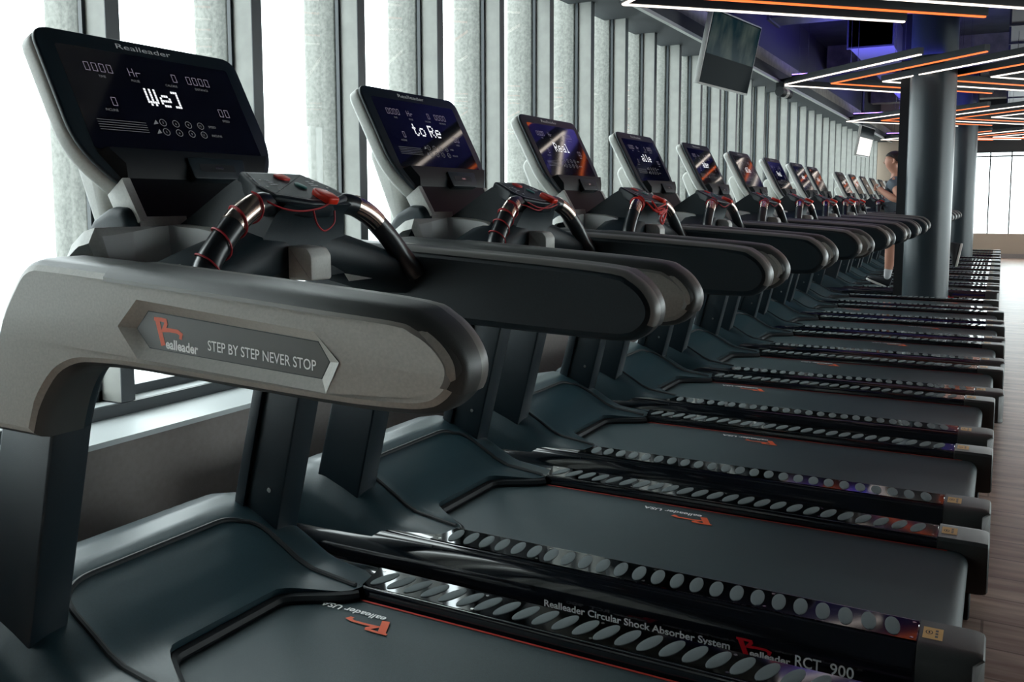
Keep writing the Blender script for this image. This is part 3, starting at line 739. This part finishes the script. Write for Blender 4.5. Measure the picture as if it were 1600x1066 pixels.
def make_screen(msg, far=False):
    mb = MB('screen_glass', 'led_bright', 'led_dim', 'print_dim')
    mb.prism(rpoly([(-.236,-.122),(.236,-.122),(.236,.132),(-.236,.132)], .008, 3), .002, .0036, con, .0005, 1, 'screen_glass')
    for s_, x, w_ in (('0000', -.185, .013), ('Hr', -.075, .014), ('0', .045, .013), ('0000', .088, .013)):
        for i, c in enumerate(s_): seg_char(mb, c, x + i*.0185, .072, w_, .022, 'led_dim')
    seg_char(mb, '0', -.150, -.012, .013, .022, 'led_dim'); seg_char(mb, '0', .150, -.012, .013, .022, 'led_dim'); seg_char(mb, '0', .169, -.012, .013, .022, 'led_dim')
    for s_, x, y in (('TIME', -.158, .058), ('PULSE', -.075, .058), ('CALORIE', .018, .058), ('DISTANCE', .105, .058), ('INCLINE', -.173, -.026), ('SPEED', .152, -.026), ('SPEED', .098, -.047), ('INCLINE', .098, -.071)):
        put_text_h(mb, s_, con(x, y, .0042), (0,1,0), CV, .0062, 'print_dim')
    for r_, y in ((0, -.044), (1, -.068)):
        for i, c in enumerate(('3', '6', '9', '12')):
            x = -.034 + i*.036; n = 14; ang = [2*math.pi*j/n for j in range(n)]
            mb.rings([[con(x + q*math.cos(a), y + q*math.sin(a), .0042) for a in ang] for q in (.0095, .0080)], 'print_dim', cap=False)
            put_text_h(mb, c, con(x - (.0018 if len(c) == 1 else .004), y - .003, .0042), (0,1,0), CV, .006, 'print_dim')
        mb.flat([(-.062, y-.007), (-.048, y-.004), (-.052, y+.006)], lambda p, q: con(p, q, .0042), 'print_dim')
    for i in range(5): mb.flat([(-.205, -.050 - i*.006), (-.082, -.050 - i*.006), (-.082, -.0490 - i*.006), (-.205, -.0490 - i*.006)], lambda p, q: con(p, q, .0042), 'print_dim')
    ds = .0062; W = sum((6 if c != ' ' else 3) for c in msg)*ds; x = -W/2 + .004
    for c in msg:
        for r_, row in enumerate(DOT[c]):
            for q, b in enumerate(row):
                if b == '1':
                    mb.flat([(x + q*ds, .044 - r_*ds*1.05), (x + q*ds + ds*.86, .044 - r_*ds*1.05), (x + q*ds + ds*.86, .044 - r_*ds*1.05 - ds*.9), (x + q*ds, .044 - r_*ds*1.05 - ds*.9)], lambda p, z_: con(p, z_, .0042), 'led_bright')
        x += (6 if c != ' ' else 3)*ds
    return mb.build('screen', recalc=False)

def coil(s, t0, t1, turns, r=.0275):
    pts = [(-1.335, s*.080, 1.228), (-1.325, s*.135, 1.236), (-1.315, s*.195, 1.213), (-1.308, s*.250, 1.170), (-1.300, s*.300, 1.118), (-1.275, s*.338, 1.060)]
    P = catmull(pts, 12); out = []; N_ = int(turns*14)
    for i in range(N_ + 1):
        t = t0 + (t1 - t0)*i/N_; k = t*(len(P)-1); a = int(k); p = P[a].lerp(P[min(a+1, len(P)-1)], k - a); d = (P[min(a+1, len(P)-1)] - P[max(a-1, 0)]).normalized()
        up = (Vector((0, 0, 1)) - d*d.z).normalized(); sd = d.cross(up); q = 2*math.pi*turns*i/N_ + math.pi/2
        out.append(p + (up*math.sin(q) + sd*math.cos(q))*r)
    return out
def cord(kind):
    mb = MB('cord_red' if kind != 'tangle' else 'cord_bright'); key = [(-1.262, .0, 1.236), (-1.268, -.03, 1.226)]
    if kind == 'long':
        mb.tube(key + [(-1.275, -.08, 1.222), (-1.29, -.125, 1.232)] + coil(-1, .25, .95, 4), .0021, 6, smooth=4)
        mb.tube([(-1.270, -.040, 1.224), (-1.262, -.038, 1.195), (-1.262, -.015, 1.180), (-1.262, .015, 1.195), (-1.266, .022, 1.222)], .0020, 6, smooth=5)
    elif kind == 'wrapped':
        mb.tube(key + [(-1.275, -.08, 1.215), (-1.29, -.125, 1.228)] + coil(-1, .35, .98, 5), .0021, 6, smooth=4)
        mb.tube([(-1.262, .03, 1.232), (-1.262, -.03, 1.222), (-1.270, -.09, 1.224), (-1.285, -.13, 1.24)], .0024, 6, smooth=5)
    elif kind == 'tangle':
        rnd = random.Random(3); p = [(-1.262, .03, 1.232)]
        p += [(-1.27, -.10, 1.205), (-1.25, -.02, 1.215), (-1.25, -.09, 1.190), (-1.25, .01, 1.208), (-1.25, -.07, 1.175), (-1.25, -.04, 1.150), (-1.25, .0, 1.205), (-1.255, -.10, 1.20), (-1.29, -.13, 1.24)]
        mb.tube(p, .0036, 6, smooth=5); mb.tube(coil(-1, .18, .30, 1.5), .0036, 6, smooth=2)
        mb.tube([(-1.27, -.12, 1.245), (-1.255, -.05, 1.19), (-1.25, -.03, 1.165), (-1.255, .03, 1.225)], .0036, 6, smooth=5)
    else:
        mb.tube(key + [(-1.275, -.08, 1.215), (-1.29, -.125, 1.232)] + coil(-1, .2, .32, 1.2), .0024, 6, smooth=3)
    return mb.build('safety_cord')
screens = {m: make_screen(m) for m in ('We]', 'to Re', 'Real', 'alle', 'ader')}
cords = {k: cord(k) for k in ('long', 'wrapped', 'tangle', 'short')}
C0 = [c for c in T0.children if c.name.startswith('console')][0]
s0 = screens['We]']; s0.parent = C0; c0 = cords['long']; c0.parent = T0

CY = [1.473, 2.54, 3.583, 4.64, 5.61, 6.66, 7.70, 8.75, 9.80] + [11.57 + 1.035*i for i in range(7)] + [19.55, 20.60]
CX = [0.0, 0.0, 0.0, 0.0, 0.04, 0.045, 0.05, 0.045, 0.0] + [0.0]*9
LB = ['black treadmill nearest the camera with grey side arm reading STEP BY STEP NEVER STOP',
      'black treadmill second from the camera, red cord coiled around its left handle',
      'black treadmill third from the camera, bright red cord tangled under its keypad',
      'black treadmill fourth from the camera in the long row along the windows',
      'black treadmill fifth from the camera in the long row', 'black treadmill sixth from the camera in the long row',
      'black treadmill seventh from the camera in the long row', 'black treadmill eighth from the camera in the long row',
      'black treadmill ninth from the camera, the last one before the large round column',
      'black treadmill the running person is on, first one beyond the large round column',
      'black treadmill second beyond the large round column, next past the running person',
      'black treadmill third beyond the large round column', 'black treadmill fourth beyond the large round column',
      'black treadmill fifth beyond the large round column', 'black treadmill sixth beyond the large round column',
      'black treadmill just in front of the farther round column',
      'black treadmill just behind the farther round column', 'black treadmill last in the row, nearest the far window wall']
var = [('We]', 'long'), ('to Re', 'wrapped'), ('Real', 'tangle'), ('alle', 'short'), ('ader', 'short'), ('alle', 'short'), ('Real', 'short'), ('ader', 'short'), ('alle', 'short')]
for i, (y, x) in enumerate(zip(CY, CX)):
    t = T0 if i == 0 else copy_tree(T0)
    t.location = (x, y, 0)
    tag(t, LB[i], 'treadmill', 'treadmills in the row along the windows')
    if i:
        ms, ck = var[i] if i < len(var) else ('Real', 'short')
        for c in t.children:
            if c.name.startswith('safety_cord'): c.data = cords[ck].data
            if c.name.startswith('running_belt'): c.children[0].location.x = (-.775, -.80, -1.1, -.9, -.6, -.45, -1.2, -.35, -1.0, -.7, -.5, -1.15, -.3, -.9, -.6, -1.1, -.4)[i-1]
            if c.name.startswith('console'):
                for g in c.children:
                    if g.name.startswith('screen'): g.data = screens[ms].data
for k, o in list(screens.items()) + list(cords.items()):
    if o not in (s0, c0): bpy.data.objects.remove(o)

# ------------------------------------------------------------------ hanging televisions
def television(x, y, z, rz, tilt, w_, h, lit, label):
    r_ = empty('television', (x, y, z), rz); q = Matrix.Rotation(-tilt, 4, 'Y')
    def P(a, b, t): v = q @ Vector((t, a, b)); return (v.x, v.y, v.z)     # screen faces +x and down
    mb = MB('rubber', 'trim_metal'); mb.prism(rpoly([(-w_/2,-h/2),(w_/2,-h/2),(w_/2,h/2),(-w_/2,h/2)], .01, 2), -.045, 0, P, .004, 2, 'trim_metal'); mb.build('casing', r_)
    mb = MB('tv_glass', 'tv_reflection')
    mb.prism([(-w_/2+.012,-h/2+.016),(w_/2-.012,-h/2+.016),(w_/2-.012,h/2-.012),(-w_/2+.012,h/2-.012)], -.002, .0015, P, 0, 1, 'tv_glass')
    if lit: mb.flat([(-w_/2+.03,-h/2+.03),(w_/2-.03,-h/2+.03),(w_/2-.03,.06),(-w_/2+.03,.06)], lambda a, b: P(a, b, .0025), 'tv_reflection')  # glowing panel stands in for the far window's reflection
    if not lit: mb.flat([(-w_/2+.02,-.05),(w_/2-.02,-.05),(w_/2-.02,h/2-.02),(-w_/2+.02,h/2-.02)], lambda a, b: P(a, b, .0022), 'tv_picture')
    mb.build('screen', r_)
    mb = MB('rubber'); mb.tube([P(0, .1, -.05), P(0, .1, -.09), (P(0, .1, -.09)[0], 0, 3.7 - z)], .02, 10, smooth=0); mb.build('ceiling_pole', r_)
    tag(r_, label, 'television')
television(-2.09, 7.60, 2.49, R(-8), R(-12), 1.02, .60, False, 'large dark television hanging from the ceiling near the windows, closest to the camera')
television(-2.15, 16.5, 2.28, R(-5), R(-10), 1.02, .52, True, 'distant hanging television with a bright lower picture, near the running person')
# small speaker under the trim
sp = empty('wall_speaker', (-2.28, 10.55, 2.50)); mb = MB('rubber'); mb.tube([(-.03, -.11, 0), (.0, .0, -.01), (.03, .10, -.02)], .055, 14, smooth=2); mb.build('housing', sp)
mb = MB('trim_metal'); mb.tube([(-.008, -.02, -.008), (.012, .03, -.012)], .0575, 14, smooth=0); mb.build('band', sp)
mb = MB('rubber'); mb.box((-.09, -.02, .02), (.0, .02, .12)); mb.build('bracket', sp)
tag(sp, 'small dark wall speaker under the window header trim, below a light tip', 'speaker')

# ------------------------------------------------------------------ running person
def skin_obj(name, nodes, edges, m, parent=None, lv=2):
    me = bpy.data.meshes.new(name); me.from_pydata([n[0] for n in nodes], edges, []); me.materials.append(MATS[m])
    o = bpy.data.objects.new(name, me); COL.objects.link(o)
    sm = o.modifiers.new('skin', 'SKIN'); sm.use_smooth_shade = True
    if not me.skin_vertices: me.attributes
    for i, n in enumerate(nodes):
        r_ = n[1]; r_ = r_ if isinstance(r_, tuple) else (r_, r_); me.skin_vertices[0].data[i].radius = r_
    me.skin_vertices[0].data[0].use_root = True
    ss = o.modifiers.new('sub', 'SUBSURF'); ss.levels = lv; ss.render_levels = lv
    if parent: o.parent = parent
    return o
def person():
    Yc = 11.57
    root = empty('person', (-1.2, Yc, 0.22))
    off = Vector((-1.2, Yc, 0.22))
    def L(p): return tuple(Vector(p) - off)
    # joints: facing -x; left side of the body is towards the camera (-y)
    J0 = [((-1.10, Yc, 1.09), (.13, .10)), ((-1.105, Yc, 1.20), (.12, .095)), ((-1.11, Yc, 1.33), (.14, .105)), ((-1.11, Yc, 1.45), (.155, .105)), ((-1.105, Yc, 1.545), (.055, .055)), ((-1.105, Yc, 1.60), (.040, .042)),
         ((-1.160, Yc, 1.665), (.055, .058)), ((-1.150, Yc, 1.735), (.078, .090)), ((-1.135, Yc, 1.79), (.066, .074)),
         # left arm 9..
         ((-1.10, Yc-.17, 1.475), .056), ((-1.06, Yc-.235, 1.36), .048), ((-1.03, Yc-.26, 1.25), .042), ((-1.14, Yc-.25, 1.30), .038), ((-1.25, Yc-.20, 1.385), .027), ((-1.285, Yc-.18, 1.41), .033),
         # right arm 15..
         ((-1.11, Yc+.17, 1.475), .056), ((-1.03, Yc+.22, 1.38), .048), ((-.95, Yc+.23, 1.29), .042), ((-1.02, Yc+.22, 1.20), .036), ((-1.10, Yc+.18, 1.14), .027), ((-1.13, Yc+.17, 1.12), .032),
         # left leg 21.. (landing heel)
         ((-1.11, Yc-.09, 1.02), .095), ((-1.15, Yc-.10, .86), .082), ((-1.165, Yc-.10, .72), .058), ((-1.165, Yc-.10, .60), .060), ((-1.18, Yc-.10, .47), .044), ((-1.195, Yc-.10, .345), .032),
         # right leg 27.. (trailing)
         ((-1.07, Yc+.09, 1.02), .095), ((-1.00, Yc+.09, .88), .082), ((-.93, Yc+.09, .76), .058), ((-.80, Yc+.09, .72), .056), ((-.66, Yc+.09, .71), .040), ((-.56, Yc+.09, .70), .032)]
    J = []
    for (p, r_) in J0:
        r_ = r_ if isinstance(r_, tuple) else (r_, r_); k = max(0, min(1, (p[2] - .95)/.5)); g = 1.22
        J.append(((p[0] - .045*k, Yc + (p[1] - Yc)*1.08, p[2]), (r_[0]*g, r_[1]*g)))
    E_ = [(0,1),(1,2),(2,3),(3,4),(4,5),(5,6),(6,7),(7,8),(3,9),(9,10),(10,11),(11,12),(12,13),(13,14),(3,15),(15,16),(16,17),(17,18),(18,19),(19,20),
          (0,21),(21,22),(22,23),(23,24),(24,25),(25,26),(0,27),(27,28),(28,29),(29,30),(30,31),(31,32)]
    body = skin_obj('body', [(L(p), r_) for p, r_ in J], E_, 'skin', root)
    def part(name, idx, grow, m, extra=None, ed=None):
        nd = []
        for i in idx:
            p, r_ = J[i]; r_ = r_ if isinstance(r_, tuple) else (r_, r_); nd.append((L(p), (r_[0] + grow, r_[1] + grow)))
        if extra: nd += extra
        mp = {k: q for q, k in enumerate(idx)}
        ee = ed or ([(mp[a], mp[b]) for a, b in E_ if a in mp and b in mp] + ([(0, len(idx))] if extra else []))
        return skin_obj(name, nd, ee, m, root)
    part('t_shirt', [0, 1, 2, 3, 9, 10, 15, 16], .022, 'shirt', [(L((-1.11, Yc, .99)), (.175, .15))])
    part('shorts', [1, 0, 21, 22, 27, 28], .034, 'shorts')
    part('sock', [25, 26], .004, 'sock', [(L((-1.205, Yc-.10, .30)), (.034, .036))], [(0, 1), (1, 2)])
    # hair cap
    mb = MB('hair'); rs = []
    c = Vector(L((-1.178, Yc, 1.758)))
    for i in range(9):
        rs.append([c + Vector((.118*math.sin(th)*math.cos(a) + .012, .106*math.sin(th)*math.sin(a), .098*math.cos(th))) for a in [2*math.pi*j/20 for j in range(20)] for th in [.02 + i/8*R(84 + 40*max(-.45, min(1, math.cos(a)*1.6)))]])
    mb.rings(rs); mb.build('hair', root, sharp=80)
    # face: nose, ear, brow, mouth
    mb = MB('skin'); hx = -1.280
    mb.rings([[L((hx + .010, Yc - .012, 1.745)), L((hx + .010, Yc + .012, 1.745)), L((hx + .012, Yc, 1.75))], [L((hx - .016, Yc - .013, 1.708)), L((hx - .016, Yc + .013, 1.708)), L((hx - .018, Yc, 1.716))], [L((hx + .012, Yc - .014, 1.700)), L((hx + .012, Yc + .014, 1.700)), L((hx + .012, Yc, 1.702))]])
    mb.build('nose', root)
    for s in (-1, 1):
        mb = MB('skin'); mb.tube([L((-1.178, Yc + s*.092, 1.755)), L((-1.165, Yc + s*.104, 1.745)), L((-1.169, Yc + s*.102, 1.715)), L((-1.181, Yc + s*.092, 1.702))], .010, 8); mb.build('ear', root)
        mb = MB('hair'); mb.tube([L((hx + .012, Yc + s*.018, 1.762)), L((hx + .013, Yc + s*.045, 1.765))], .004, 6, smooth=0); mb.build('eyebrow', root)
        mb = MB('shoe_sole', 'hair'); mb.disc(L((hx + .004, Yc + s*.032, 1.745)), (0,1,0), (0,0,1), .012, .006, 12, 'shoe_sole'); mb.disc(L((hx + .003, Yc + s*.032, 1.745)), (0,1,0), (0,0,1), .005, .005, 10, 'hair'); mb.build('eye', root)
    # fingers
    for s, h, k in ((-1, (-1.325, Yc-.195, 1.41), 1), (1, (-1.145, Yc+.185, 1.12), 1)):
        for i in range(4):
            oz = .024 - i*.016; ln = (.030, .034, .032, .026)[i]
            p0 = Vector(h) + Vector((-.018, .0, oz)); p1 = p0 + Vector((-.022, 0, 0)); p2 = p1 + Vector((-.004, -s*ln*.8, -.004)); p3 = p2 + Vector((.024, -s*.006, -.004))
            skin_obj('finger', [(L(p), .0085) for p in (p0, p1, p2, p3)], [(0,1),(1,2),(2,3)], 'skin', root, 1)
        p0 = Vector(h) + Vector((.0, -s*.015, .028)); skin_obj('thumb', [(L(p0), .010), (L(p0 + Vector((-.018, -s*.016, .014))), .0095), (L(p0 + Vector((-.036, -s*.018, .008))), .008)], [(0,1),(1,2)], 'skin', root, 1)
    # shoes
    def shoe(ankle, ang):
        a = Vector(ankle); d = Vector((-math.cos(ang), 0, math.sin(ang))); u = Vector((math.sin(ang), 0, math.cos(ang))); mb = MB('shoe', 'shoe_sole')
        def ring(t, hw, z0, z1):
            c = a + d*t; out = []
            for j in range(14):
                q = 2*math.pi*j/14; zz = (z0 + z1)/2 + (z1 - z0)/2*math.sin(q); out.append(Vector(L(c + u*zz + Vector((0, hw*math.cos(q), 0)))))
            return out
        mb.rings([ring(t, hw, z0, z1) for t, hw, z0, z1 in ((-.075,.012,-.085,-.02),(-.068,.030,-.098,.018),(-.04,.036,-.10,.026),(.02,.038,-.10,.012),(.08,.044,-.10,-.022),(.14,.046,-.10,-.042),(.18,.034,-.096,-.055),(.20,.012,-.088,-.068))], 'shoe')
        pl = rpoly([(-.08,-.028),(.06,-.040),(.15,-.046),(.205,-.015),(.205,.015),(.15,.046),(.06,.040),(-.08,.028)], .02, 3)
        mb.prism(pl, -.118, -.094, lambda p, q, t: tuple(Vector(L(a + d*p + u*t + Vector((0, q, 0))))), .004, 2, 'shoe_sole')
        mb.build('shoe', root, sharp=50)
    shoe((-1.205, Yc - .10, .335), R(22)); shoe((-.525, Yc + .09, .695), R(-80))
    tag(root, 'person running on a treadmill in a dark t-shirt and shorts, facing the windows', 'person')
person()
